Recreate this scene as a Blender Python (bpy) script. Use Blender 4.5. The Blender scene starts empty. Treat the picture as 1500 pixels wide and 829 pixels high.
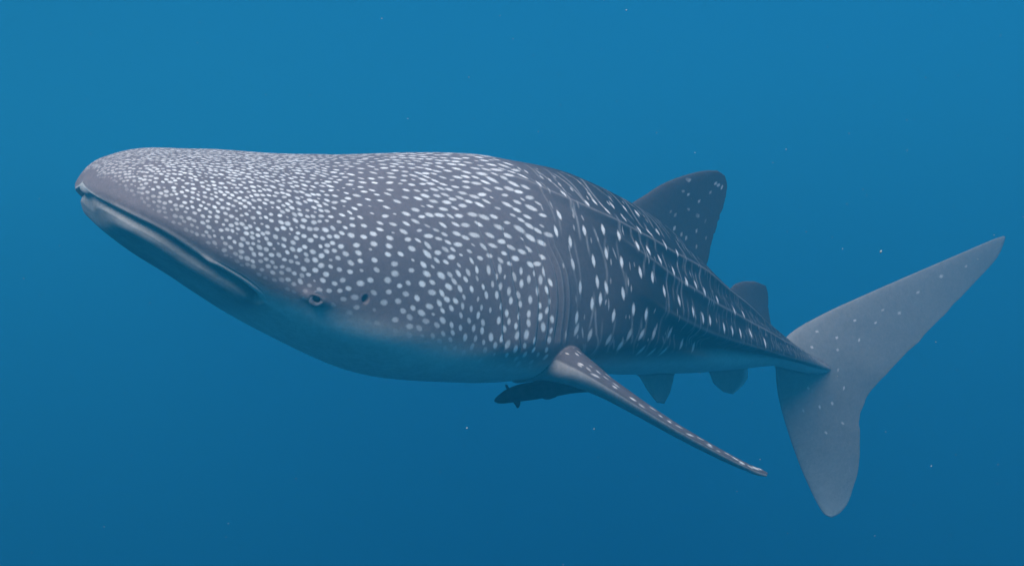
import bpy, math, random
import numpy as np

# ---------------------------------------------------------------- camera, sky, sun, exposure
scene = bpy.context.scene
COL = scene.collection
cam_data = bpy.data.cameras.new('camera')
cam_data.angle = 2 * math.atan(750.0 / 1441.0)
cam_data.clip_start = 0.05
cam_data.clip_end = 600.0
cam = bpy.data.objects.new('camera', cam_data)
COL.objects.link(cam)
cam.rotation_euler = (math.radians(90), 0, 0)
scene.camera = cam

SUN_ELEV, SUN_AZ = math.radians(47), math.radians(200)     # azimuth clockwise from +Y: behind the camera, a little to its left
world = bpy.data.worlds.new('World')
scene.world = world
world.use_nodes = True
wn = world.node_tree.nodes
sky_tex = wn.new('ShaderNodeTexSky')
sky_tex.sky_type = 'NISHITA'
sky_tex.sun_disc = False
sky_tex.sun_elevation = SUN_ELEV
sky_tex.sun_rotation = SUN_AZ
world.node_tree.links.new(sky_tex.outputs[0], wn['Background'].inputs['Color'])
wn['Background'].inputs['Strength'].default_value = 0.12

sun_data = bpy.data.lights.new('sun', 'SUN')
sun_data.energy = 5.0
sun_data.angle = math.radians(35)                          # daylight spread by the rippled surface
sun_data.color = (1.0, 0.93, 0.84)
sun = bpy.data.objects.new('sun', sun_data)
COL.objects.link(sun)
sun.rotation_euler = (math.radians(90) - SUN_ELEV, 0, math.pi - SUN_AZ)

vs = scene.view_settings
vs.view_transform = 'Standard'
vs.look = 'None'
vs.exposure = 0.9
vs.gamma = 1.0
vs.use_curve_mapping = False
scene.cycles.volume_bounces = 3
scene.cycles.max_bounces = 8
scene.cycles.diffuse_bounces = 3

# ---- geometry (numpy only) ----
F = 1441.0                       # focal length in photograph pixels: about 55 degrees across
def at(px, py, Y):
    "world point at distance Y in front of the camera, seen at photograph pixel px, py"
    return np.array([(px - 750.0) / F * Y, Y, (414.5 - py) / F * Y])
def proj(P):
    return np.stack([750 + F * P[..., 0] / P[..., 1], 414.5 - F * P[..., 2] / P[..., 1]], -1)
def smooth(e0, e1, x):
    t = np.clip((np.asarray(x, float) - e0) / (e1 - e0), 0, 1)
    return t * t * (3 - 2 * t)
def pchip(xs, ys):
    xs = np.asarray(xs, float); ys = np.asarray(ys, float)
    h = np.diff(xs); d = np.diff(ys) / h
    m = np.zeros_like(ys)
    for k in range(1, len(xs) - 1):
        if d[k - 1] * d[k] > 0:
            w1 = 2 * h[k] + h[k - 1]; w2 = h[k] + 2 * h[k - 1]
            m[k] = (w1 + w2) / (w1 / d[k - 1] + w2 / d[k])
    m[0] = d[0]; m[-1] = d[-1]
    def f(x):
        x = np.clip(np.asarray(x, float), xs[0], xs[-1])
        k = np.clip(np.searchsorted(xs, x, side='right') - 1, 0, len(xs) - 2)
        t = (x - xs[k]) / h[k]
        return ((1 + 2 * t) * (1 - t) ** 2 * ys[k] + t * (1 - t) ** 2 * h[k] * m[k]
                + t * t * (3 - 2 * t) * ys[k + 1] + t * t * (t - 1) * h[k] * m[k + 1])
    return f
def catmull(ts, P):
    P = np.asarray(P, float); ts = np.asarray(ts, float)
    M = np.gradient(P, ts, axis=0)
    def f(t):
        t = np.asarray(t, float)
        k = np.clip(np.searchsorted(ts, t, side='right') - 1, 0, len(ts) - 2)
        h = ts[k + 1] - ts[k]; u = ((t - ts[k]) / h)[..., None]; h = h[..., None]
        return ((1 + 2 * u) * (1 - u) ** 2 * P[k] + u * (1 - u) ** 2 * h * M[k]
                + u * u * (3 - 2 * u) * P[k + 1] + u * u * (u - 1) * h * M[k + 1])
    return f

# spine of the shark: photograph column and row, distance
SPINE = [(121, 266, 3.72), (180, 297, 3.82), (250, 334, 3.95), (400, 404, 4.25), (520, 440, 4.52), (640, 458, 4.82), (800, 460, 5.25),
         (900, 468, 5.60), (1000, 488, 6.05), (1100, 512, 6.55), (1190, 536, 7.05), (1240, 550, 7.35)]
SP = np.array([at(*q) for q in SPINE])
sp_t = np.concatenate([[0], np.cumsum(np.linalg.norm(np.diff(SP, axis=0), axis=1))])
spine = catmull(sp_t, SP)
LEN = sp_t[-1]
# s, half height above, half height below, half width, roundness
SEC = np.array([
    (0.00, 0.005, 0.003, 0.004, 2.2),
    (0.02, 0.098, 0.038, 0.170, 2.2),
    (0.06, 0.151, 0.067, 0.270, 2.2),
    (0.14, 0.225, 0.098, 0.390, 2.2),
    (0.30, 0.319, 0.140, 0.500, 2.2),
    (0.55, 0.444, 0.180, 0.580, 2.2),
    (0.90, 0.579, 0.245, 0.620, 2.2),
    (1.40, 0.728, 0.320, 0.650, 2.1),
    (1.90, 0.800, 0.310, 0.650, 2.0),
    (2.40, 0.760, 0.303, 0.600, 2.0),
    (2.90, 0.665, 0.305, 0.510, 2.0),
    (3.40, 0.509, 0.270, 0.410, 2.0),
    (4.00, 0.309, 0.188, 0.300, 2.0),
    (4.60, 0.130, 0.095, 0.210, 2.0),
    (5.10, 0.045, 0.060, 0.140, 2.0),
    (5.40, 0.020, 0.030, 0.050, 2.0)])
ROLL = pchip([0, 1, 2.4, 5.5], np.radians([10., 10., 8., 4.]))   # the near side hangs a little low

def frames(s):
    e = 0.04
    T = spine(np.minimum(s + e, LEN)) - spine(np.maximum(s - e, 0)); T /= np.linalg.norm(T, axis=-1, keepdims=True)
    U = np.array([0, 0, 1.0]) - T * T[:, 2:3]; U /= np.linalg.norm(U, axis=-1, keepdims=True)
    Lf = np.cross(T, U); Lf *= np.sign(-(Lf[:, 1:2]))                 # the shark's left: towards the camera
    r = ROLL(s)[:, None]
    return T, U * np.cos(r) + Lf * np.sin(r), Lf * np.cos(r) - U * np.sin(r)
def profile(k):
    "smooth profile of one measure along the body"
    f = pchip(SEC[:, 0], SEC[:, k]); x = np.linspace(0, 5.4, 541); y = f(x)
    e = np.concatenate([y[:1].repeat(60), y, y[-1:].repeat(60)])
    g = np.exp(-0.5 * (np.arange(-60, 61) / 17.0) ** 2); g /= g.sum()
    ys = np.convolve(e, g, 'valid'); b = smooth(0.35, 0.8, x) * (1 - smooth(4.7, 5.2, x))
    return pchip(x, y * (1 - b) + ys * b) if k < 4 else f
hu_f, hd_f, w_f, n_f = [profile(k) for k in (1, 2, 3, 4)]

def grid_normals(P):
    a = np.gradient(P, axis=0)
    b = np.roll(P, -1, 1) - np.roll(P, 1, 1)
    n = np.cross(a, b)
    n /= np.linalg.norm(n, axis=-1, keepdims=True) + 1e-12
    return n

def body_grid(fine=1.0):
    n1, n2 = int(580 * fine), int(330 * fine)
    s = np.concatenate([LEN * 0 + 0.30 * (1 - np.cos(np.linspace(0, np.pi / 2, int(110 * fine), endpoint=False))) ,
                        np.linspace(0.30, 2.45, n1, endpoint=False), np.linspace(2.45, 5.36, n2)])
    m1, m2 = int(540 * fine), int(110 * fine)
    phi = np.radians(np.concatenate([np.linspace(-25, 200, m1, endpoint=False), np.linspace(200, 335, m2, endpoint=False)]))
    C = spine(s); T, U, Lf = frames(s)
    S, PH = np.meshgrid(s, phi, indexing='ij')
    n = n_f(s)[:, None]
    cz = np.sign(np.cos(PH)) * np.abs(np.cos(PH)) ** (2 / n); cx = np.sign(np.sin(PH)) * np.abs(np.sin(PH)) ** (2 / n)
    hh = np.where(cz > 0, hu_f(s)[:, None], hd_f(s)[:, None])
    b = w_f(s)[:, None] * cx; c = hh * cz
    P = C[:, None] + Lf[:, None] * b[..., None] + U[:, None] * c[..., None]
    return S, PH, b, c, P, (T, U, Lf)

FINE = 1.0
FLANK = [
    (1.713, 25.1, 0.0117, 0.0231, -0.2, 0.7), (1.897, 28.4, 0.0118, 0.0234, -0.05, 0.85), (2.051, 30.7, 0.012, 0.0238, -0.02, 0.7), (2.184, 34.6, 0.0121, 0.0241, -0.02, 0.78),
    (2.307, 38.6, 0.0123, 0.0244, 0.27, 0.84), (2.424, 40.2, 0.0126, 0.0249, -0.03, 0.76), (2.547, 40.8, 0.0128, 0.0254, -0.05, 0.77), (2.742, 30.1, 0.0134, 0.0265, -0.03, 0.84),
    (2.625, 45.9, 0.0129, 0.0256, -0.02, 0.74), (2.732, 44.2, 0.0132, 0.0261, -0.02, 0.83), (2.849, 39.7, 0.0132, 0.0262, 0.12, 0.68), (2.839, 49.2, 0.0129, 0.0256, -0.04, 0.74),
    (2.946, 50.4, 0.0127, 0.0252, 0.04, 0.87), (2.508, 34.1, 0.0128, 0.0254, -0.02, 0.78), (2.635, 31.3, 0.0131, 0.026, 0.08, 0.69), (2.378, 35.8, 0.0125, 0.0248, -0.08, 0.76),
    (1.636, 31.3, 0.0133, 0.0243, 0.07, 0.92), (1.769, 37.4, 0.0134, 0.0245, 0.01, 0.81), (1.964, 44.2, 0.0136, 0.0247, -0.23, 0.83), (2.102, 45.3, 0.0138, 0.0252, -0.08, 0.93),
    (2.24, 50.9, 0.014, 0.0256, 0.02, 0.96), (2.358, 49.8, 0.0143, 0.0261, -0.04, 0.92), (2.45, 51.5, 0.0146, 0.0265, 0.0, 0.86), (2.567, 54.3, 0.0148, 0.027, 0.11, 0.97),
    (2.654, 55.4, 0.015, 0.0273, 0.02, 0.96), (2.742, 58.2, 0.0149, 0.0271, -0.02, 0.87), (2.868, 61.6, 0.0147, 0.0267, 0.05, 0.93), (2.995, 64.4, 0.0144, 0.0263, -0.02, 0.97),
    (3.19, 65.6, 0.0142, 0.0258, 0.02, 0.89), (3.365, 65.6, 0.0141, 0.0256, 0.06, 0.91), (3.092, 63.9, 0.0143, 0.0261, -0.13, 0.8), (3.618, 65.6, 0.0139, 0.0253, -0.08, 0.94),
    (3.783, 62.2, 0.0138, 0.0251, -0.16, 0.98), (1.621, 48.7, 0.013, 0.0268, 0.06, 1.0), (1.825, 51.5, 0.0133, 0.0274, -0.17, 1.0), (2.046, 52.1, 0.0136, 0.0281, 0.03, 1.0),
    (2.133, 56.0, 0.0137, 0.0284, 0.13, 0.81), (2.358, 59.4, 0.0142, 0.0294, 0.03, 0.82), (2.45, 62.2, 0.0144, 0.0298, 0.11, 0.85), (2.567, 65.6, 0.0147, 0.0304, -0.03, 0.83),
    (2.664, 66.7, 0.0149, 0.0307, 0.13, 0.92), (2.761, 71.8, 0.0146, 0.0302, 0.06, 1.0), (2.907, 74.6, 0.0145, 0.0298, 0.03, 0.85), (3.044, 78.5, 0.0143, 0.0294, -0.06, 0.98),
    (3.248, 80.8, 0.0141, 0.0291, 0.11, 0.97), (3.423, 82.4, 0.014, 0.0288, -0.05, 0.95), (3.686, 81.3, 0.0138, 0.0284, 0.02, 0.97), (3.851, 77.9, 0.0136, 0.028, -0.1, 0.94),
    (4.036, 82.4, 0.0134, 0.0276, -0.0, 0.92), (3.55, 82.4, 0.0139, 0.0286, 0.06, 0.92), (3.16, 80.8, 0.0142, 0.0292, -0.03, 0.99), (1.984, 61.1, 0.0134, 0.0293, -0.02, 0.72),
    (2.122, 64.4, 0.0136, 0.0298, -0.06, 0.77), (2.271, 62.8, 0.014, 0.0306, -0.01, 0.81), (2.025, 70.6, 0.0134, 0.0293, 0.02, 0.92), (2.158, 72.9, 0.0137, 0.0299, 0.12, 0.8),
    (2.337, 72.9, 0.0141, 0.0308, -0.16, 0.83), (2.281, 70.6, 0.014, 0.0305, -0.05, 0.84), (2.44, 74.6, 0.0143, 0.0313, -0.18, 0.85), (2.24, 78.5, 0.0139, 0.0303, 0.09, 0.93),
    (2.518, 80.8, 0.0145, 0.0317, -0.08, 0.89), (2.625, 82.4, 0.0148, 0.0323, 0.0, 0.9), (2.383, 83.0, 0.0142, 0.031, 0.16, 0.83), (2.03, 80.2, 0.0134, 0.0293, 0.06, 0.78),
    (2.133, 83.0, 0.0136, 0.0298, 0.14, 0.79), (2.296, 76.8, 0.014, 0.0306, 0.11, 0.85), (2.235, 89.8, 0.0158, 0.032, 0.33, 0.55), (2.138, 87.5, 0.0156, 0.0315, 0.47, 0.59),
    (2.061, 86.4, 0.0154, 0.0311, 0.33, 0.51), (2.368, 95.9, 0.0162, 0.0327, 0.39, 0.54), (2.508, 91.4, 0.0166, 0.0335, 0.28, 0.53), (2.606, 91.4, 0.0168, 0.034, 0.55, 0.62),
    (2.713, 90.3, 0.0169, 0.0342, 0.31, 0.5), (2.868, 90.3, 0.0167, 0.0336, 0.24, 0.53), (3.044, 102.1, 0.0166, 0.0335, 0.42, 0.56), (3.209, 105.5, 0.0165, 0.0333, 0.38, 0.5),
    (2.868, 110.0, 0.0171, 0.0345, 0.36, 0.58), (2.46, 102.7, 0.0165, 0.0333, 0.33, 0.63), (2.645, 108.3, 0.017, 0.0344, 0.36, 0.56), (2.752, 110.6, 0.0173, 0.0349, 0.31, 0.49),
    (1.928, 17.2, 0.0101, 0.0171, -0.03, 0.38), (2.046, 21.1, 0.0101, 0.0172, -0.03, 0.47), (2.174, 25.1, 0.0102, 0.0174, 0.07, 0.36), (2.276, 29.6, 0.0103, 0.0176, 0.14, 0.41),
    (2.378, 30.7, 0.0105, 0.0179, 0.07, 0.39), (2.479, 33.5, 0.0106, 0.0181, 0.01, 0.41), (2.015, 18.9, 0.0101, 0.0172, 0.09, 0.44), (1.8, 17.8, 0.0099, 0.0169, 0.01, 0.4),
    (2.128, 23.9, 0.0102, 0.0173, -0.02, 0.42), (2.22, 27.9, 0.0103, 0.0175, 0.06, 0.42),
]

# ---------------------------------------------------------------- water: the open sea all round, and the water in between
def link(o, parent=None):
    COL.objects.link(o)
    if parent: o.parent = parent
    return o

def nodes_of(name):
    m = bpy.data.materials.new(name); m.use_nodes = True
    nt = m.node_tree
    for n in list(nt.nodes): nt.nodes.remove(n)
    out = nt.nodes.new('ShaderNodeOutputMaterial')
    return m, nt, out

def new(nt, kind, **kw):
    n = nt.nodes.new(kind)
    for k, v in kw.items():
        if k in n.inputs: n.inputs[k].default_value = v
        else: setattr(n, k, v)
    return n

def rawmesh(name, V, Fc):
    me = bpy.data.meshes.new(name)
    V = np.asarray(V, np.float32); Fc = np.asarray(Fc, np.int32)
    me.vertices.add(len(V)); me.vertices.foreach_set('co', V.ravel())
    k = Fc.shape[1]
    me.loops.add(Fc.size); me.loops.foreach_set('vertex_index', Fc.ravel())
    me.polygons.add(len(Fc)); me.polygons.foreach_set('loop_start', np.arange(0, Fc.size, k, dtype=np.int32))
    me.polygons.foreach_set('loop_total', np.full(len(Fc), k, np.int32))
    me.update(calc_edges=True); me.validate()
    me.polygons.foreach_set('use_smooth', np.ones(len(me.polygons), bool))
    return me

WATER_R = 95.0
def make_water():
    # deep water all round, open above where the light comes in
    nz, na = 24, 48
    th = np.linspace(math.radians(55), math.pi, nz); ph = np.linspace(0, 2 * math.pi, na, endpoint=False)
    V = [(WATER_R * math.sin(t) * math.cos(p), WATER_R * math.sin(t) * math.sin(p), WATER_R * math.cos(t)) for t in th for p in ph]
    Fc = [(i * na + j, (i + 1) * na + j, (i + 1) * na + (j + 1) % na, i * na + (j + 1) % na) for i in range(nz - 1) for j in range(na)]
    o = link(bpy.data.objects.new('water', rawmesh('water', V, Fc)))
    m, nt, out = nodes_of('deep_water')
    nz_ = new(nt, 'ShaderNodeTexNoise', Scale=0.03)
    rmp = new(nt, 'ShaderNodeValToRGB')
    rmp.color_ramp.elements[0].color = (0.002, 0.09, 0.25, 1); rmp.color_ramp.elements[1].color = (0.003, 0.12, 0.30, 1)
    tc = new(nt, 'ShaderNodeTexCoord')
    bs = new(nt, 'ShaderNodeBsdfDiffuse')
    nt.links.new(tc.outputs['Object'], nz_.inputs['Vector']); nt.links.new(nz_.outputs['Fac'], rmp.inputs[0])
    nt.links.new(rmp.outputs[0], bs.inputs[0]); nt.links.new(bs.outputs[0], out.inputs['Surface'])
    o.data.materials.append(m)
    o['kind'] = 'structure'; o['label'] = 'clear deep blue open sea water'
make_water()

def make_haze():
    x, y0, y1, z0, z1 = 45, -45, 45, -40, 5.0
    V = [(sx * x, yy, zz) for zz in (z0, z1) for yy in (y0, y1) for sx in (-1, 1)]
    Fc = [(0, 2, 3, 1), (4, 5, 7, 6), (0, 1, 5, 4), (2, 6, 7, 3), (0, 4, 6, 2), (1, 3, 7, 5)]
    o = link(bpy.data.objects.new('haze', rawmesh('haze', V, Fc)))
    o.data.polygons.foreach_set('use_smooth', np.zeros(6, bool))
    m, nt, out = nodes_of('sea_haze')
    pv = new(nt, 'ShaderNodeVolumePrincipled')
    pv.inputs['Color'].default_value = HAZE_COLOR
    pv.inputs['Density'].default_value = HAZE_DENSITY
    pv.inputs['Density Attribute'].default_value = ''
    pv.inputs['Anisotropy'].default_value = 0.4
    pv.inputs['Absorption Color'].default_value = HAZE_ABS
    nt.links.new(pv.outputs[0], out.inputs['Volume'])
    m.cycles.homogeneous_volume = True
    o.data.materials.append(m)
    o['kind'] = 'stuff'; o['label'] = 'pale blue haze of the sea water'
HAZE_COLOR = (0.036, 0.425, 0.645, 1); HAZE_DENSITY = 0.09; HAZE_ABS = (0, 0, 0, 1)
make_haze()

# ---------------------------------------------------------------- skin of the shark: shape on the grid
S, PH, BB, CC, P, FR = body_grid(FINE)
NS, NP = S.shape
s1, p1 = S[:, 0], PH[0]
ctr = spine(s1)[:, None]
N = grid_normals(P)
if ((N * (P - ctr)).sum(-1)).mean() < 0: N = -N
pd = np.degrees(p1); pd = np.where(pd > 180, 360 - pd, np.abs(pd))           # degrees from the back, the same on both sides
PD = np.broadcast_to(pd[None], (NS, NP))
RAD = np.sqrt(BB ** 2 + CC ** 2)
near = (np.degrees(p1) <= 180)[None] & (p1 >= 0)[None]

def arc(phi_line):                                                            # signed distance from a line phi(s), positive towards the belly
    return np.radians(PD - phi_line(S)) * np.maximum(RAD, 0.02)
def arc_s(s_line):                                                            # distance along the body from a line s(phi)
    return S - s_line(PD)

disp = np.zeros((NS, NP))
# long ridges along the back and flank
R1 = pchip([1.2, 1.64, 1.9, 2.17, 2.4, 2.72, 2.93, 3.37, 3.72, 4.5, 5.2], [23, 26, 28, 37, 44, 49, 51, 49, 44, 40, 38])
R2 = pchip([2.2, 2.35, 2.61, 2.81, 3.05, 3.36, 3.76, 4.46, 5.2], [46, 49, 58, 63, 67, 69, 67, 65, 65])
R3 = pchip([2.3, 2.45, 2.61, 2.77, 2.99, 3.36, 3.94, 4.46, 5.2], [66, 71, 75, 80, 84, 88, 90, 92, 92])
def ridge(d, up, dn):                                                         # steeper towards the belly
    return np.where(d < 0, np.exp(-(d / up) ** 2), np.exp(-(d / dn) ** 2))
disp += 0.020 * ridge(arc(R1), .06, .034) * smooth(1.3, 2.5, S) * (1 - smooth(4.3, 4.9, S))
disp += 0.018 * ridge(arc(R2), .06, .034) * smooth(2.25, 2.6, S) * (1 - smooth(4.5, 5.0, S))
disp += (0.024 + 0.030 * smooth(2.6, 4.4, S)) * ridge(arc(R3), .085, .034) * smooth(2.3, 2.9, S) * (1 - smooth(4.6, 5.2, S))
disp -= 0.030 * np.exp(-((arc(R3) - 0.10) / 0.07) ** 2) * smooth(2.5, 3.4, S) * (1 - smooth(4.6, 5.1, S))
disp += 0.010 * np.exp(-(np.radians(PD) * RAD / .03) ** 2) * smooth(1.5, 2.8, S) * (1 - smooth(4.6, 5, S))

# mouth: a long slit under an overhanging upper lip, the lower jaw set back
MOUTH = pchip([0.0, 0.01, 0.03, 0.06, 0.10, 0.20, 0.35, 0.50, 0.58, 0.64, 0.9], [176, 152, 133, 122, 117, 112, 114.5, 114.5, 117, 122, 125])
dm = arc(MOUTH)
mfade = 1 - smooth(0.56, 0.65, S)
dep = np.minimum(0.10, 0.32 * np.minimum(RAD, 0.36) + 0.001) * mfade * smooth(0.0, 0.05, S)
disp -= dep * smooth(-0.004, 0.010, dm) * (1 - smooth(0.034, 0.088, dm))
disp += 0.004 * np.exp(-((dm + 0.028) / 0.024) ** 2) * mfade * smooth(0.02, 0.10, S)      # rolled upper lip
disp += 0.022 * np.exp(-((dm - 0.125) / 0.050) ** 2) * mfade * smooth(0.03, 0.16, S)      # lower lip
kx = (S - 0.385) / 0.030                                                                  # fold near the corner of the mouth
disp += 0.007 * np.exp(-kx ** 2 - ((dm + 0.018) / 0.022) ** 2)
disp -= 0.009 * np.exp(-((S - 0.50) / 0.09) ** 2 - ((dm + 0.045) / 0.008) ** 2)

# gill slits
GILL = [([52, 65, 78, 96], [1.50, 1.56, 1.63, 1.69]), ([54, 69, 80, 97], [1.65, 1.69, 1.74, 1.79]), ([56, 68, 80, 95], [1.78, 1.85, 1.87, 1.87]),
        ([57, 68, 77, 90], [1.88, 1.92, 1.94, 1.94]), ([58, 68, 77, 88], [1.94, 1.99, 2.00, 1.99])]
gill_line = np.zeros((NS, NP))
for k, (ga, gs) in enumerate(GILL):
    g = pchip(ga, gs); d = arc_s(g)
    win = smooth(ga[0] - 5, ga[0] + 6, PD) * (1 - smooth(ga[-1] - 4, ga[-1] + 6, PD))
    disp += win * (-0.006 * np.exp(-(d / 0.006) ** 2) + 0.003 * np.where(d < 0, np.exp(-(d / .045) ** 2), 0) - 0.004 * np.where(d > 0, np.exp(-(d / .06) ** 2), 0))
    gill_line = np.maximum(gill_line, win * np.exp(-((d + 0.006) / 0.0055) ** 2))
g5 = pchip(*GILL[4])
for off in (0.035, 0.075):                                                     # skin folds behind the last slit
    d = arc_s(g5) - off
    win = smooth(52, 62, PD) * (1 - smooth(92, 100, PD))
    disp += 0.003 * win * np.exp(-(d / 0.014) ** 2)
    gill_line = np.maximum(gill_line, 0.5 * win * np.exp(-(d / 0.004) ** 2))
disp -= 0.016 * smooth(-0.02, 0.26, arc_s(g5)) * (1 - smooth(0.25, 0.8, arc_s(g5))) * smooth(45, 62, PD) * (1 - smooth(92, 115, PD))

# eye socket and spiracle
EYE_S, EYE_P = 0.775, 95.0
def sp_dist(s0, p0):
    return np.sqrt((S - s0) ** 2 * 1.0 + (np.radians(PD - p0) * RAD) ** 2)
de = sp_dist(EYE_S, EYE_P)
disp += 0.020 * np.exp(-(de / 0.055) ** 2) - 0.030 * np.exp(-(de / 0.019) ** 4)
dsp = sp_dist(0.965, 87.0)
disp += 0.001 * np.exp(-(dsp / 0.045) ** 2) - 0.020 * np.exp(-(dsp / 0.012) ** 4)
# uneven, faintly wrinkled body
wob = np.sin(S * 9.1 + 1.3 * np.sin(np.radians(PD) * 3 + S)) * np.sin(np.radians(PD) * 5 + 2 * S)
disp += 0.004 * wob * smooth(0.4, 1.0, S) * (1 - smooth(4.0, 4.8, S))
P0, N0 = P, N
P = P + N * disp[..., None]
N = grid_normals(P)
if ((N * (P - ctr)).sum(-1)).mean() < 0: N = -N

# ---------------------------------------------------------------- skin of the shark: pale spots and lines
rng = np.random.default_rng(7)
spot = np.zeros((NS, NP)); amp = np.zeros((NS, NP)); line = gill_line * 0.55
es = np.gradient(P0, axis=0); es_len = np.linalg.norm(es, axis=-1)
ep = (np.roll(P0, -1, 1) - np.roll(P0, 1, 1)) / 2; ep_len = np.linalg.norm(ep, axis=-1)

def ij(s, phideg):
    a = math.radians(phideg)
    while a < p1[0]: a += 2 * math.pi
    while a >= p1[0] + 2 * math.pi: a -= 2 * math.pi
    return int(np.clip(np.searchsorted(s1, s), 1, NS - 2)), int(np.searchsorted(p1, a)) % NP

def stamp(s, phideg, ru, rv, ang, a, pn=2.0):
    "one pale spot: ru along the body, rv round it, turned by ang towards the belly, brightness a"
    i, j = ij(s, phideg)
    R = 1.9 * max(ru, rv)
    di = int(min(60, R / max(es_len[i, j], 2e-3) + 2)); dj = int(min(80, R / max(ep_len[i, j], 2e-3) + 2))
    I = np.arange(max(0, i - di), min(NS, i + di + 1)); J = np.arange(j - dj, j + dj + 1) % NP
    t1 = es[i, j] / es_len[i, j]; t2 = np.cross(N0[i, j], t1)
    if (t2 @ ep[i, j]) < 0: t2 = -t2
    if not (0 <= (phideg % 360) <= 180): t2 = -t2                              # towards the belly on the far side too
    ca, sa = math.cos(ang), math.sin(ang)
    a1 = t1 * ca + t2 * sa; a2 = t2 * ca - t1 * sa
    d = P0[np.ix_(I, J)] - P0[i, j]
    r = (np.abs(d @ a1 / ru) ** pn + np.abs(d @ a2 / rv) ** pn) ** (1 / pn)
    f = np.clip(1 - 0.5 * r, 0, 1)
    old = spot[np.ix_(I, J)]; oa = amp[np.ix_(I, J)]
    m = f > old
    spot[np.ix_(I, J)] = np.where(m, f, old); amp[np.ix_(I, J)] = np.where(m, a, oa)

# head: close-set spots, wider apart towards the gills
head_end = pchip([0, 20, 40, 58, 75, 100, 180], [1.92, 1.92, 1.94, 1.96, 2.02, 2.03, 2.0])
gap_s = pchip([0, 0.3, 0.6, 0.9, 1.3, 1.7, 2.1], [.0150, .0172, .0215, .0275, .036, .045, .050])
low_edge = pchip([0.0, 0.06, 0.14, 0.3, 0.5, 0.75, 0.95, 1.2, 1.5, 1.8, 2.1], [60, 78, 88, 95, 99, 98, 97, 99, 106, 117, 117])   # lowest spots
half = np.where((np.degrees(p1) >= 0) & (np.degrees(p1) <= 125))[0]
area = es_len[:, half] * ep_len[:, half]
ok = (S[:, half] < head_end(PD[:, half]) + 0.05 - 0.11 * smooth(52, 62, PD[:, half])) & (PD[:, half] < low_edge(S[:, half])) & (S[:, half] > 0.012)
pr = (area * ok).ravel() / gap_s(S[:, half]).ravel() ** 2; pr /= pr.sum()
cand = rng.choice(pr.size, size=130000, p=pr)
heads = []; cells = {}; CS = 0.055
gap_row = gap_s(s1); st_row = 1.15 + 0.2 * smooth(.7, 1.2, s1)
for cidx in cand:
    i, jj = divmod(int(cidx), len(half)); j = half[jj]
    g = float(gap_row[i]) * (1.0 if pd[j] < 62 or s1[i] < 1.3 else 0.86)
    g *= 0.88 + 0.24 * rng.random()
    p = np.array([s1[i] / st_row[i], BB[i, j], CC[i, j]])
    k0, k1, k2 = int(p[0] // CS), int(p[1] // CS), int(p[2] // CS)
    px_, py_, pz_ = float(p[0]), float(p[1]), float(p[2])
    if any((px_ - q[0]) ** 2 + (py_ - q[1]) ** 2 + (pz_ - q[2]) ** 2 < ((g + q[3]) / 2) ** 2
           for a_ in (-1, 0, 1) for b_ in (-1, 0, 1) for c_ in (-1, 0, 1) for q in cells.get((k0 + a_, k1 + b_, k2 + c_), ())): continue
    cells.setdefault((k0, k1, k2), []).append((px_, py_, pz_, g))
    heads.append((s1[i], pd[j], g))
for s, ph, g in heads:
    rr = g * (0.35 + 0.09 * rng.random())
    asp = 1.25 + 0.45 * (1 - smooth(35, 70, ph)) * (1 - smooth(.8, 1.2, s)) + 0.45 * smooth(0.7, 1.2, s) * (1 - smooth(60, 80, ph)) + 0.25 * rng.random()
    ang = 0.25 * smooth(0.8, 1.5, s) + 0.20 * rng.normal()
    if ph > 66 and s > 1.2: ang += 1.25 * smooth(1.2, 1.6, s); asp *= 1.15
    edge = (1 - smooth(-20, 2, ph - float(low_edge(s))))
    a = (0.62 + 0.38 * rng.random()) * (0.22 + 0.78 * edge) * float(0.55 + 0.45 * smooth(0.0, 0.25, s))
    if rng.random() < 0.12: rr *= 0.5 + 0.3 * rng.random(); a *= 0.75
    if s > 1.4 and ph > 60: rr *= 0.84
    if s > 0.7 and ph < 62: asp *= 1.0 + 0.15 * float(smooth(0.7, 1.1, s)) + 0.2 * rng.random(); rr *= 0.92
    for sg in (1, -1): stamp(s, sg * ph, rr * asp ** .5 * 1.05, rr / asp ** .5, ang, a)

# flank: bright upright spots in rows, measured along the body and degrees from the back
for (s, ph, ru, rv, ang, a) in FLANK:
    if s < float(head_end(ph)) + 0.04: continue
    for sg in (1, -1): stamp(s, sg * ph, ru * 0.84, rv * 1.0, ang, min(1.0, a * 1.12), 1.6)
# small pale dashes between them
for k in range(260):
    s = 1.75 + 3.3 * rng.random() ** 1.2; ph = 8 + 100 * rng.random()
    if s < float(head_end(ph)) + .03: continue
    if s > 2.4 and ph > float(R3(s)) - 4 and s > 3.0: continue
    z = 1 - 0.5 * smooth(2.2, 4.6, s)
    a = 0.15 + 0.3 * rng.random()
    for sg in (1, -1): stamp(s, sg * ph, .0055 * z, (.010 + .020 * rng.random()) * z, 0.15 * rng.normal(), a)
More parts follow.
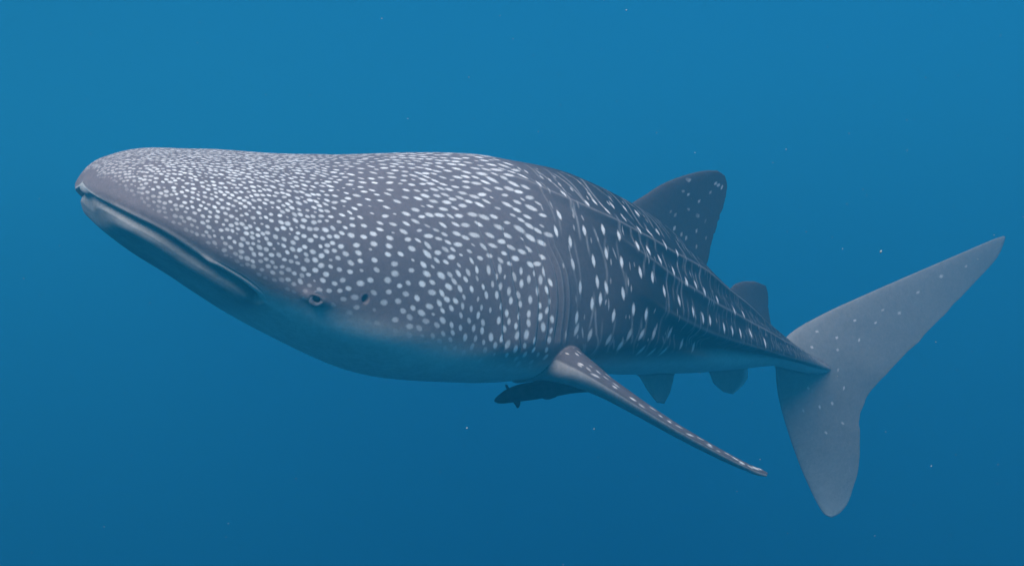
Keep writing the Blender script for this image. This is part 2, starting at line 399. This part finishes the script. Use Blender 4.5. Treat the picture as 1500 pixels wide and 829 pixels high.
# pale wavy upright lines between the columns of spots
sl = 1.78
while sl < 5.1:
    z = 1 - 0.55 * smooth(2.0, 4.8, sl)
    segs = []
    a0 = 6 + 10 * rng.random()
    while a0 < 112:
        ln = 10 + 26 * rng.random(); segs.append((a0, min(a0 + ln, 114), 0.35 + 0.5 * rng.random())); a0 += ln + 5 + 14 * rng.random()
    ph0, ph1_ = rng.random(2) * 6.28
    rw = slice(max(0, np.searchsorted(s1, sl - .12)), np.searchsorted(s1, sl + .12)); S_, PD_ = S[rw], PD[rw]
    cs = sl + 0.020 * z * np.sin(np.radians(PD_) * 5.5 + ph0) + 0.012 * z * np.sin(np.radians(PD_) * 11 + ph1_)
    prof = np.exp(-((S_ - cs) / (0.0048 * z + 0.0012)) ** 2)
    w_ = np.zeros(S_.shape)
    for (u0, u1, aa) in segs: w_ = np.maximum(w_, aa * smooth(u0, u0 + 4, PD_) * (1 - smooth(u1 - 4, u1, PD_)))
    prof = prof * w_ * smooth(0.0, 0.22, S_ - head_end(PD_))
    line[rw] = np.maximum(line[rw], prof * (0.75 if sl < 3.2 else 0.55))
    sl += (0.046 + 0.02 * rng.random()) * z
# the crest of each long ridge is a thin pale line
for Rk, lo, hi, aa in ((R1, 1.5, 4.6, .34), (R2, 2.35, 4.8, .30), (R3, 2.6, 5.2, .22)):
    line = np.maximum(line, aa * np.exp(-((arc(Rk) + .002) / 0.007) ** 2) * smooth(lo, lo + .4, S) * (1 - smooth(hi - .4, hi, S)))
# pale below: from the lower jaw along the belly
low = pchip([0, 0.03, 0.1, 0.35, 0.6, 0.8, 1.0, 1.3, 1.7, 2.0, 2.5, 3.0, 3.6, 4.4, 5.3], [150, 130, 117, 114, 112, 103, 99, 99, 108, 115, 118, 118, 112, 108, 105])
pale = smooth(-13, 13, PD - low(S))
for dd, rr in ((de, .045), (dsp, .026)): amp *= smooth(rr * .7, rr * 1.3, dd)
pale = np.maximum(pale, 0.26 * smooth(4.4, 5.2, S))
# how far the skin is from the warm grey of the head to the slate of the flank
slate = smooth(-0.25, 0.75, S - head_end(PD)) * (1 - 0.3 * smooth(4.4, 5.2, S))
lipband = np.exp(-((dm + 0.03) / 0.035) ** 2) * (1 - smooth(0.55, 0.7, S))
jaw = smooth(-0.01, 0.03, dm) * (1 - smooth(0.16, 0.30, dm)) * (1 - smooth(0.55, 0.80, S))

# ---------------------------------------------------------------- solid pieces of the shark, then one continuous body
ATT = ('spot', 'amp', 'line', 'pale', 'slate', 'lip', 'jaw', 'piece')
def closed_grid(G, att, name):
    "rings G[i, j] closed round j, capped at both ends -> mesh with point attributes"
    n, m = G.shape[:2]
    V = np.concatenate([G.reshape(-1, 3), G[0].mean(0)[None], G[-1].mean(0)[None]])
    i, j = np.meshgrid(np.arange(n - 1), np.arange(m), indexing='ij'); i = i.ravel(); j = j.ravel(); k = (j + 1) % m
    Q = np.stack([i * m + j, i * m + k, (i + 1) * m + k, (i + 1) * m + j], 1)
    T1 = np.concatenate([Q[:, [0, 1, 2]], Q[:, [0, 2, 3]]])
    jj = np.arange(m); kk = (jj + 1) % m
    cap0 = np.stack([np.full(m, n * m), kk, jj], 1); cap1 = np.stack([np.full(m, n * m + 1), (n - 1) * m + jj, (n - 1) * m + kk], 1)
    T1 = np.concatenate([T1, cap0, cap1])
    vol = np.einsum('ij,ij->i', V[T1[:, 0]], np.cross(V[T1[:, 1]], V[T1[:, 2]])).sum()
    if vol < 0: T1 = T1[:, ::-1]
    me = rawmesh(name, V, T1)
    for a in ATT:
        v = att.get(a, 0.0); v = np.broadcast_to(np.asarray(v, float), (n, m)).ravel()
        v = np.concatenate([v, [v[:m].mean(), v[-m:].mean()]]).astype(np.float32)
        me.attributes.new(a, 'FLOAT', 'POINT').data.foreach_set('value', v)
    return me

def fin_grid(LE, TE, thick, span_n=70, chord_n=44, bulge=0.0, ragged=0.008):
    "blade between a leading and a trailing edge curve; thick = thickness as a share of the chord at root and tip"
    LE = np.asarray(LE, float); TE = np.asarray(TE, float)
    t = np.linspace(0, 1, len(LE))
    u = np.linspace(0, 1, span_n)
    le, te = catmull(t, LE)(u), catmull(t, TE)(u)
    mid = (le + te) / 2
    sp = np.gradient(mid, axis=0); ch = te - le
    nrm = np.cross(sp, ch); nrm /= np.linalg.norm(nrm, axis=-1, keepdims=True) + 1e-9
    for _ in range(6): nrm[1:-1] = (nrm[:-2] + nrm[1:-1] + nrm[2:]) / 3; nrm /= np.linalg.norm(nrm, axis=-1, keepdims=True)
    cl = np.linalg.norm(ch, axis=-1)
    a = np.linspace(0, 2 * np.pi, 2 * chord_n, endpoint=False)
    x = (1 - np.cos(a)) / 2
    prof = np.sign(np.sin(a)) * (1.4845 * np.sqrt(x) - 0.63 * x - 1.758 * x ** 2 + 1.4215 * x ** 3 - 0.508 * x ** 4) * 2   # half thickness, thick = 1
    th = np.interp(u, np.linspace(0, 1, len(thick)), thick)
    half_t = (cl * th)[:, None] * prof[None] * 0.5 + np.sign(np.sin(a))[None] * 0.0025 * np.sqrt(np.clip(1 - (2 * x - 1) ** 2, 0, 1))[None]
    cam_ = bulge * cl[:, None] * (4 * x * (1 - x))[None]
    rag = ragged * (np.interp(u, np.linspace(0, 1, 60), np.random.default_rng(span_n).normal(size=60)))
    ch = ch * (1 + rag * np.sin(np.pi * u))[:, None]
    G = le[:, None] + ch[:, None] * x[None, :, None] + nrm[:, None] * (half_t + cam_)[..., None]
    return G, u, x, np.sign(np.sin(a))

def on_plane(px, py, P0, nrm):
    d = at(px, py, 1.0); t = (np.asarray(P0) @ nrm) / (d @ nrm)
    return d * t
def unit(v): v = np.asarray(v, float); return v / np.linalg.norm(v)

def fin_attr(G, u, x, side, spots, slate_=1.0, pale_=0.0, vis_side=None):
    sp_ = np.zeros(G.shape[:2]); am = np.zeros(G.shape[:2])
    for (uu, xx, ru, rv, ang, a) in spots:
        i = int(uu * (len(u) - 1))
        for sd in ((1, -1) if vis_side is None else (vis_side,)):
            js = np.where(side == sd)[0]
            if len(js) == 0: continue
            j = js[np.argmin(np.abs(x[js] - xx))]
            p0 = G[i, j]
            i1, i0 = min(i + 1, len(u) - 1), max(i - 1, 0)
            t1 = unit(G[i1, j] - G[i0, j]); c_ = G[i, js[np.argmin(np.abs(x[js] - min(xx + .08, 1)))]] - G[i, js[np.argmin(np.abs(x[js] - max(xx - .08, 0)))]]
            t2 = unit(c_ - t1 * (c_ @ t1))
            a1 = t1 * math.cos(ang) + t2 * math.sin(ang); a2 = t2 * math.cos(ang) - t1 * math.sin(ang)
            d = G - p0
            r = np.sqrt((d @ a1 / ru) ** 2 + (d @ a2 / rv) ** 2 + (np.linalg.norm(d, axis=-1) > 6 * max(ru, rv)) * 9)
            f = np.clip(1 - 0.5 * r, 0, 1) * (side == sd)[None]
            m = f > sp_
            sp_ = np.where(m, f, sp_); am = np.where(m, a, am)
    return dict(spot=sp_, amp=am, slate=slate_, pale=pale_)

pieces = []
pieces.append(closed_grid(P, dict(spot=spot, amp=amp, line=line, pale=pale, slate=slate, lip=np.clip(lipband, 0, 1), jaw=jaw, piece=0.0), 'trunk'))

def frame_at(s):
    T, U, L = frames(np.array([s])); return spine(np.array([s]))[0], T[0], U[0], L[0]
def top_at(s):
    i, j = ij(s, 0); return P[i, j]
def add_fin(LE, TE, thick, name, spots=(), slate_=0.7, pale_=0.0, only=None, **kw):
    G, u, x, side = fin_grid(LE, TE, thick, **kw)
    at_ = fin_attr(G, u, x, side, spots, slate_(u, x, side) if callable(slate_) else slate_, pale_(u, x, side) if callable(pale_) else pale_, only)
    at_['piece'] = float(len(pieces))
    pieces.append(closed_grid(G, at_, name))
    return G

# first dorsal fin, standing on the middle of the back
c0, T0, U0, L0 = frame_at(3.1)
pl = lambda x, y: on_plane(x, y, top_at(3.05), L0)
add_fin([pl(908, 330), pl(922, 300), pl(945, 286), pl(970, 270), pl(1000, 258), pl(1030, 250.5), pl(1050, 250)],
        [pl(1012, 415), pl(1036, 389), pl(1042, 355), pl(1053, 322), pl(1062, 292), pl(1065, 272), pl(1062, 258)],
        (0.13, 0.10, 0.09, 0.08, 0.08, 0.08, 0.10), 'dorsal', bulge=0.02,
        spots=[(u_, x_, .018, .0085, 0.3 + 0.2 * rng.normal(), .12 + .5 * rng.random()) for u_, x_ in
               [(float(a_), float(b_)) for a_ in (.14, .24, .34, .44, .55, .66, .78) for b_ in np.sort(rng.uniform(.1, .92, 4))]])
# second dorsal fin
c0, T0, U0, L0 = frame_at(4.3)
pl = lambda x, y: on_plane(x, y, top_at(4.25), L0)
add_fin([pl(1062, 452), pl(1064, 430), pl(1074, 418), pl(1088, 412.5), pl(1104, 412)],
        [pl(1116, 500), pl(1131, 486), pl(1126, 455), pl(1125, 432), pl(1122, 419)],
        (0.12, 0.09, 0.08, 0.08, 0.10), 'second_dorsal', span_n=40, chord_n=30)
# anal fin under it
c0, T0, U0, L0 = frame_at(4.15)
pl = lambda x, y: on_plane(x, y, spine(np.array([4.2]))[0], L0)
add_fin([pl(1030, 525), pl(1038, 545), pl(1046, 562), pl(1060, 574)], [pl(1090, 525), pl(1097, 546), pl(1090, 562), pl(1074, 577)],
        (0.12, 0.09, 0.08, 0.10), 'anal', span_n=34, chord_n=26, pale_=lambda u, x, sd: (0.4 + 0.5 * smooth(.80, .95, x))[None] * np.ones((len(u), 1)))
# tail fin, swung towards the near side
TN = unit((0.36, -0.93, 0.05)); TP = spine(np.array([5.0]))[0]
pl = lambda x, y: on_plane(x, y, TP, TN)
def sweep(P_, k):                                                               # the tips trail behind the swing
    return P_ * (1 + k / P_[1])
LEp = [(1214, 756.5), (1205, 750), (1192, 727), (1172, 682), (1153, 628), (1140, 578), (1137, 535), (1150, 494), (1200, 463), (1262, 434), (1340, 400), (1410, 370), (1452, 352), (1468, 346.5), (1471, 346.5)]
TEp = [(1220, 757.3), (1230, 751), (1243, 733), (1256, 692), (1260, 648), (1259, 612), (1270, 582), (1292, 553), (1316, 528), (1345, 500), (1388, 456), (1430, 411), (1458, 381), (1469, 360), (1472, 349)]
kk_ = [.31, .30, .26, .18, .08, .02, 0, 0, .04, .10, .20, .32, .42, .45, .46]
kt_ = [.32, .31, .30, .24, .17, .13, .12, .13, .17, .22, .30, .40, .46, .47, .48]
G = add_fin([sweep(pl(*q), k) for q, k in zip(LEp, kk_)], [sweep(pl(*q), k) for q, k in zip(TEp, kt_)],
        (.3, .12, .09, .075, .07, .085, .12, .12, .08, .06, .05, .05, .05, .08, .3), 'tail', span_n=150, chord_n=70,
        spots=[(u_, x_, .016, .011, rng.normal(), .35 + .35 * rng.random()) for u_, x_ in
               ((.36, .45), (.38, .62), (.40, .30), (.34, .25), (.30, .5), (.45, .35), (.47, .55), (.50, .20), (.52, .42), (.55, .30), (.57, .48), (.60, .25), (.62, .40), (.65, .3), (.66, .48), (.70, .35), (.74, .3), (.78, .4), (.43, .7), (.33, .75), (.48, .12), (.54, .12))],
        slate_=0.75, pale_=lambda u, x, sd: (0.28 + 0.35 * (1 - smooth(.0, .35, u)))[:, None] * np.ones((1, len(x))))
# pectoral fins: long, swept back and down; spotted above and along the leading edge, pale below
NOSE = [(748, 512, 4.90), (796, 516, 4.60), (842, 536, 4.42), (890, 565, 4.38), (944, 599, 4.39), (998, 632, 4.41), (1054, 663, 4.45), (1098, 685, 4.48), (1124, 695, 4.51)]
CHORD = [.60, .56, .50, .44, .37, .30, .22, .13, .03]
LEw = [at(*q) for q in NOSE]
TEw = [p + c * unit((0.12, 0.95, -0.20)) for p, c in zip(LEw, CHORD)]
def pect_pale(u, x, side):
    return np.where(side[None] == PSIDE, 0.32 * smooth(0.0, 0.004, x)[None], 0.0) * smooth(-.2, .2, u)[:, None]
PSIDE = -1
pect_spots = [(float(u_), float(x_), .010 + .012 * rng.random(), .0042, .12 * rng.normal(), .25 + .5 * rng.random()) for u_ in np.arange(.14, .97, .032) for x_ in rng.choice([.003, .010, .020, .035, .06, .12, .3, .5], 2, replace=False)]
Gp = add_fin(LEw, TEw, (.52, .42, .31, .21, .18, .17, .18, .22, .5), 'pectoral', span_n=130, chord_n=80, spots=pect_spots, slate_=lambda u, x, side: np.where(side == -PSIDE, 0.45, 0.45 - 0.38 * smooth(0.0, 0.004, x))[None] * np.ones((len(u), 1)), pale_=pect_pale, only=-PSIDE)
# the far pectoral fin, mirrored through the shark's middle plane
c0, T0, U0, L0 = frame_at(2.05)
mirror = lambda q: np.asarray(q) - 2 * ((np.asarray(q) - c0) @ L0) * L0
add_fin([mirror(q) for q in LEw], [mirror(q) for q in TEw], (.26, .27, .27, .21, .18, .17, .18, .22, .5), 'pectoral_far', span_n=60, chord_n=36, slate_=0.4)
# pelvic fins
LEv = [at(922, 528, 5.62), at(934, 548, 5.58), at(948, 570, 5.58), at(962, 588, 5.60)]
TEv = [at(982, 525, 5.90), at(988, 549, 5.88), at(982, 573, 5.82), at(973, 591, 5.74)]
add_fin(LEv, TEv, (.12, .10, .08, .10), 'pelvic', span_n=34, chord_n=26, slate_=0.6, pale_=0.4)
c0, T0, U0, L0 = frame_at(3.3)
up = lambda q, k: np.asarray(q) + U0 * k
add_fin([up(mirror(q), k) for q, k in zip(LEv, (.05, .06, .10, .14))], [up(mirror(q), k) for q, k in zip(TEv, (.05, .06, .10, .14))], (.12, .10, .08, .10), 'pelvic_far', span_n=34, chord_n=26)

def fuse(pieces, name, rings=9, iters=22):
    "unite closed pieces into one continuous surface and soften the seams"
    o = bpy.data.objects.new(name, pieces[0]); link(o)
    cut = []
    for me in pieces[1:]:
        q = bpy.data.objects.new('piece', me); link(q); cut.append(q)
        md = o.modifiers.new('fuse', 'BOOLEAN'); md.operation = 'UNION'; md.object = q; md.solver = 'MANIFOLD'
    dg = bpy.context.evaluated_depsgraph_get()
    me = bpy.data.meshes.new_from_object(o.evaluated_get(dg))
    o.modifiers.clear(); o.data = me
    for q in cut:
        bpy.data.objects.remove(q)
    nv = len(me.vertices)
    print('FUSE', name, nv, len(me.polygons), [a.name for a in me.attributes])
    pc = np.zeros(nv, np.float32)
    if 'piece' in me.attributes: me.attributes['piece'].data.foreach_get('value', pc)
    E = np.zeros(len(me.edges) * 2, np.int32); me.edges.foreach_get('vertices', E); E = E.reshape(-1, 2)
    V = np.zeros(nv * 3); me.vertices.foreach_get('co', V); V = V.reshape(-1, 3)
    seam = np.zeros(nv)
    df = np.abs(pc[E[:, 0]] - pc[E[:, 1]]) > 0.01
    seam[E[df].ravel()] = 1.0
    w = seam.copy()
    for r in range(rings):
        nw = w.copy()
        np.maximum.at(nw, E[:, 0], w[E[:, 1]] * 0.9); np.maximum.at(nw, E[:, 1], w[E[:, 0]] * 0.9); w = nw
    w[w < 0.3] = 0
    deg = np.bincount(E.ravel(), minlength=nv).astype(float)[:, None]
    for r in range(iters):
        acc_ = np.zeros_like(V)
        for c in range(3):
            acc_[:, c] = np.bincount(E[:, 0], V[E[:, 1], c], nv) + np.bincount(E[:, 1], V[E[:, 0], c], nv)
        V = V + (w * 0.6)[:, None] * (acc_ / deg - V)
    me.vertices.foreach_set('co', V.astype(np.float32).ravel()); me.update()
    me.polygons.foreach_set('use_smooth', np.ones(len(me.polygons), bool))
    return o

# ---------------------------------------------------------------- materials of the animals
def skin_material():
    m, nt, out = nodes_of('shark_skin')
    L = nt.links.new
    def attr(n): a = new(nt, 'ShaderNodeAttribute'); a.attribute_name = n; return a.outputs['Fac']
    def mth(op, a, b=None, clamp=False):
        n = new(nt, 'ShaderNodeMath'); n.operation = op; n.use_clamp = clamp
        for k, v in enumerate((a, b)):
            if v is None: continue
            if isinstance(v, (int, float)): n.inputs[k].default_value = v
            else: L(v, n.inputs[k])
        return n.outputs[0]
    def mix(f, a, b):
        n = new(nt, 'ShaderNodeMix'); n.data_type = 'RGBA'
        if isinstance(f, (int, float)): n.inputs[0].default_value = f
        else: L(f, n.inputs[0])
        for k, v in ((6, a), (7, b)):
            if isinstance(v, tuple): n.inputs[k].default_value = (*v, 1)
            else: L(v, n.inputs[k])
        return n.outputs[2]
    tc = new(nt, 'ShaderNodeTexCoord').outputs['Object']
    def noise(scale, detail=3.0, rough=.55):
        n = new(nt, 'ShaderNodeTexNoise', Scale=scale, Detail=detail, Roughness=rough); L(tc, n.inputs['Vector']); return n.outputs['Fac']
    n_big, n_mid, n_fine, n_mot = noise(2.2), noise(14), noise(120, 2.0), noise(42, 5.0, .65)
    # ragged edges for the spots
    sp = mth('ADD', attr('spot'), mth('MULTIPLY', mth('SUBTRACT', n_fine, 0.5), 0.14))
    mr = new(nt, 'ShaderNodeMapRange'); mr.interpolation_type = 'SMOOTHSTEP'
    mr.inputs['From Min'].default_value = 0.32; mr.inputs['From Max'].default_value = 0.72
    L(sp, mr.inputs['Value'])
    spot_f = mth('MULTIPLY', mr.outputs[0], attr('amp'), True)
    dark = mix(attr('slate'), COL_HEAD, COL_FLANK)
    dark = mix(mth('MULTIPLY', n_big, 0.5), dark, mix(0.5, dark, (0.02, 0.03, 0.05)))
    dark = mix(mth('MULTIPLY', attr('lip'), 0.55), dark, COL_LIP)
    belly = mix(n_mid, COL_BELLY_A, COL_BELLY_B)
    belly = mix(attr('jaw'), belly, mix(noise(9, 5.0, .7), (0.17, 0.16, 0.17), (0.44, 0.41, 0.41)))
    base = mix(attr('pale'), dark, belly)
    lines = mth('MULTIPLY', attr('line'), mth('ADD', 0.55, mth('MULTIPLY', n_mid, 0.8)), True)
    base = mix(mth('MULTIPLY', lines, 0.85), base, (0.50, 0.46, 0.47))
    base = mix(spot_f, base, mix(n_mid, (0.83, 0.78, 0.79), (0.92, 0.88, 0.88)))
    # scuffs and fine mottling
    v = new(nt, 'ShaderNodeHueSaturation'); L(base, v.inputs['Color'])
    L(mth('ADD', 0.58, mth('ADD', mth('MULTIPLY', n_fine, 0.28), mth('MULTIPLY', n_mot, 0.56))), v.inputs['Value'])
    bs = new(nt, 'ShaderNodeBsdfPrincipled', Roughness=0.8)
    bs.inputs['Specular IOR Level'].default_value = 0.05
    L(v.outputs[0], bs.inputs['Base Color'])
    bp = new(nt, 'ShaderNodeBump', Strength=0.35, Distance=0.006)
    L(mth('ADD', mth('MULTIPLY', n_mid, 0.9), mth('ADD', mth('MULTIPLY', n_mot, 0.6), mth('MULTIPLY', n_fine, 0.35))), bp.inputs['Height'])
    L(bp.outputs[0], bs.inputs['Normal'])
    L(bs.outputs[0], out.inputs['Surface'])
    return m
COL_HEAD = (0.195, 0.156, 0.168); COL_FLANK = (0.028, 0.026, 0.032); COL_LIP = (0.21, 0.18, 0.19)
COL_BELLY_A = (0.54, 0.50, 0.49); COL_BELLY_B = (0.74, 0.70, 0.68)

def plain_material(name, c0_, c1_, scale=20, rough=0.5, spec=0.2):
    m, nt, out = nodes_of(name)
    tc = new(nt, 'ShaderNodeTexCoord'); nz_ = new(nt, 'ShaderNodeTexNoise', Scale=scale, Detail=4.0)
    rp = new(nt, 'ShaderNodeValToRGB'); rp.color_ramp.elements[0].color = (*c0_, 1); rp.color_ramp.elements[1].color = (*c1_, 1)
    rp.color_ramp.elements[0].position = .35; rp.color_ramp.elements[1].position = .65
    bs = new(nt, 'ShaderNodeBsdfPrincipled', Roughness=rough); bs.inputs['Specular IOR Level'].default_value = spec
    nt.links.new(tc.outputs['Object'], nz_.inputs['Vector']); nt.links.new(nz_.outputs['Fac'], rp.inputs[0])
    nt.links.new(rp.outputs[0], bs.inputs['Base Color']); nt.links.new(bs.outputs[0], out.inputs['Surface'])
    return m

# ---------------------------------------------------------------- the whale shark
shark = bpy.data.objects.new('whale_shark', None); link(shark)
shark['category'] = 'whale shark'
shark['label'] = 'huge white-spotted blue-grey whale shark swimming with its wide mouth nearly closed'
body = fuse(pieces, 'body')
body.parent = shark
body.data.materials.clear(); body.data.materials.append(skin_material())
eye_m = plain_material('eye_black', (0.006, 0.008, 0.010), (0.014, 0.016, 0.02), 60, 0.12, 0.5)
rim_m = plain_material('eye_rim_grey', (0.14, 0.13, 0.15), (0.22, 0.21, 0.24), 60, 0.6, 0.1)
def lathe(profile, n=28):
    V = [(r * math.cos(a), r * math.sin(a), z) for r, z in profile for a in np.linspace(0, 2 * math.pi, n, endpoint=False)]
    m = len(profile)
    Fc = [(i * n + j, i * n + (j + 1) % n, (i + 1) * n + (j + 1) % n, (i + 1) * n + j) for i in range(m - 1) for j in range(n)]
    return V, Fc
def place(o, i, j, depth, sgn):
    from mathutils import Matrix, Vector
    z = Vector(unit(N0[i, j] * .5 + FR[2][i] * sgn + FR[1][i] * .15)); x = Vector(es[i, j]).normalized(); y = z.cross(x).normalized(); x = y.cross(z)
    o.matrix_world = Matrix.Translation(Vector(P[i, j] + N[i, j] * depth)) @ Matrix((x, y, z)).transposed().to_4x4()
for sg in (1, -1):
    i, j = ij(EYE_S, sg * EYE_P)
    V, Fc = lathe([(0.019 * math.sin(a) + 1e-5, 0.019 * math.cos(a)) for a in np.linspace(0, math.pi, 16)])
    o = link(bpy.data.objects.new('eye', rawmesh('eye', V, Fc))); o.data.materials.append(eye_m)
    place(o, i, j, 0.006, sg); o.parent = shark
    V, Fc = lathe([(0.0235 + 0.009 * math.cos(a), 0.008 * math.sin(a)) for a in np.linspace(0, 2 * math.pi, 13)])
    r = link(bpy.data.objects.new('eyelid', rawmesh('eyelid', V, Fc))); r.data.materials.append(rim_m)
    r.parent = o; r.location = (0, 0, 0.009)
    o['label'] = 'small round dark eye in a pale ring'

# ---------------------------------------------------------------- remoras under the belly
def remora(name, path, half, label, fins, squash=0.8):
    ts = np.linspace(0, 1, len(path)); C = catmull(ts, [at(*q) for q in path])
    u = np.concatenate([[0.0], 0.5 * (1 - np.cos(np.linspace(0.12, np.pi, 70)))]); c = C(u)
    T = np.gradient(c, axis=0); T /= np.linalg.norm(T, axis=-1, keepdims=True)
    U = np.array([0, 0, 1.0]) - T * T[:, 2:3]; U /= np.linalg.norm(U, axis=-1, keepdims=True)
    L_ = np.cross(T, U)
    h = pchip(*half)(u)
    a = np.linspace(0, 2 * np.pi, 40, endpoint=False)
    flat = 1 - 0.35 * (1 - smooth(.0, .35, u))[:, None] * (np.cos(a)[None] > 0)                # flat sucker disc on top of the head
    G = c[:, None] + U[:, None] * (h[:, None] * np.cos(a)[None] * flat)[..., None] + L_[:, None] * ((h * (squash + .35 * (1 - smooth(0, .4, u))))[:, None] * np.sin(a)[None])[..., None]
    ps = [closed_grid(G, dict(piece=0.0), name)]
    for k, (LE, TE, th) in enumerate(fins):
        Gf, *_ = fin_grid([at(*q) for q in LE], [at(*q) for q in TE], (th, th * .7, th * .7), span_n=24, chord_n=16)
        ps.append(closed_grid(Gf, dict(piece=k + 1.0), name))
    o = fuse(ps, name, rings=2, iters=4)
    o.data.materials.clear(); o.data.materials.append(REM)
    o['category'] = 'remora'; o['label'] = label; o['group'] = 'remoras under the shark'
    return o
REM = plain_material('remora_skin', (0.010, 0.013, 0.018), (0.030, 0.034, 0.042), 25, 0.6, 0.15)
remora('remora', [(724, 587, 5.02), (745, 579, 5.03), (775, 573, 5.05), (810, 569, 5.09), (840, 569, 5.14), (870, 571, 5.20)],
       ([0, .03, .10, .22, .42, .60, .80, 1.0], [.004, .017, .029, .040, .046, .042, .024, .010]),
       'slim dark remora hanging just below the shark\'s pectoral fin, the lower of two',
       [([(748, 578, 5.03), (741, 568, 5.01), (740, 563, 5.00)], [(754, 577, 5.03), (748, 571, 5.02), (743, 563.5, 5.01)], .16),
        ([(748, 584, 5.02), (754, 592, 4.98), (757, 597, 4.97)], [(763, 584, 5.03), (762, 592, 5.0), (760, 597, 4.98)], .12),
        ([(788, 576, 5.06), (794, 583, 5.06), (799, 585, 5.06)], [(822, 576, 5.09), (815, 581, 5.09), (806, 584.5, 5.08)], .06),
        ([(862, 571, 5.18), (870, 567, 5.20), (878, 563, 5.22)], [(866, 572, 5.19), (876, 569, 5.22), (882, 564, 5.23)], .10),
        ([(862, 572, 5.18), (870, 575, 5.20), (878, 578, 5.22)], [(866, 571, 5.19), (876, 573, 5.22), (882, 577, 5.23)], .10)])
remora('remora', [(775, 554, 5.10), (790, 555, 5.11), (808, 556, 5.13), (830, 560, 5.17), (850, 566, 5.22)],
       ([0, .05, .2, .5, .8, 1.0], [.003, .012, .019, .022, .014, .005]),
       'small dark remora pressed up against the shark\'s belly, the upper of two',
       [([(838, 562, 5.19), (848, 559, 5.21), (856, 556, 5.23)], [(842, 563, 5.20), (855, 561, 5.23), (860, 557, 5.24)], .10)], squash=0.9)

# ---------------------------------------------------------------- drifting specks in the water
def specks():
    r_ = np.random.default_rng(21)
    t = (1 + 5 ** .5) / 2
    iv = np.array([(-1, t, 0), (1, t, 0), (-1, -t, 0), (1, -t, 0), (0, -1, t), (0, 1, t), (0, -1, -t), (0, 1, -t), (t, 0, -1), (t, 0, 1), (-t, 0, -1), (-t, 0, 1)]) / 1.9
    if_ = np.array([(0, 11, 5), (0, 5, 1), (0, 1, 7), (0, 7, 10), (0, 10, 11), (1, 5, 9), (5, 11, 4), (11, 10, 2), (10, 7, 6), (7, 1, 8), (3, 9, 4), (3, 4, 2), (3, 2, 6), (3, 6, 8), (3, 8, 9), (4, 9, 5), (2, 4, 11), (6, 2, 10), (8, 6, 7), (9, 8, 1)])
    V, Fc = [], []
    k = 0
    while k < 2600:
        p = np.array([r_.uniform(-7, 7), r_.uniform(1.2, 11), r_.uniform(-4, 4)])
        if np.min(np.linalg.norm(spine(np.linspace(0, LEN, 30)) - p, axis=1)) < 1.0: continue
        rad = .0009 + .0026 * r_.random() ** 4 * (1 + 0.12 * p[1])
        A = np.linalg.qr(r_.normal(size=(3, 3)))[0]
        V.append((iv * rad * np.array([1, r_.uniform(.4, 1), r_.uniform(.4, 1)])) @ A + p); Fc.append(if_ + 12 * k); k += 1
    o = link(bpy.data.objects.new('plankton', rawmesh('plankton', np.concatenate(V), np.concatenate(Fc))))
    o.data.materials.append(plain_material('plankton_pale', (0.25, 0.3, 0.3), (0.45, 0.5, 0.5), 40, 0.6))
    o['kind'] = 'stuff'; o['label'] = 'tiny pale specks of plankton drifting in the water'; o['category'] = 'plankton'
specks()
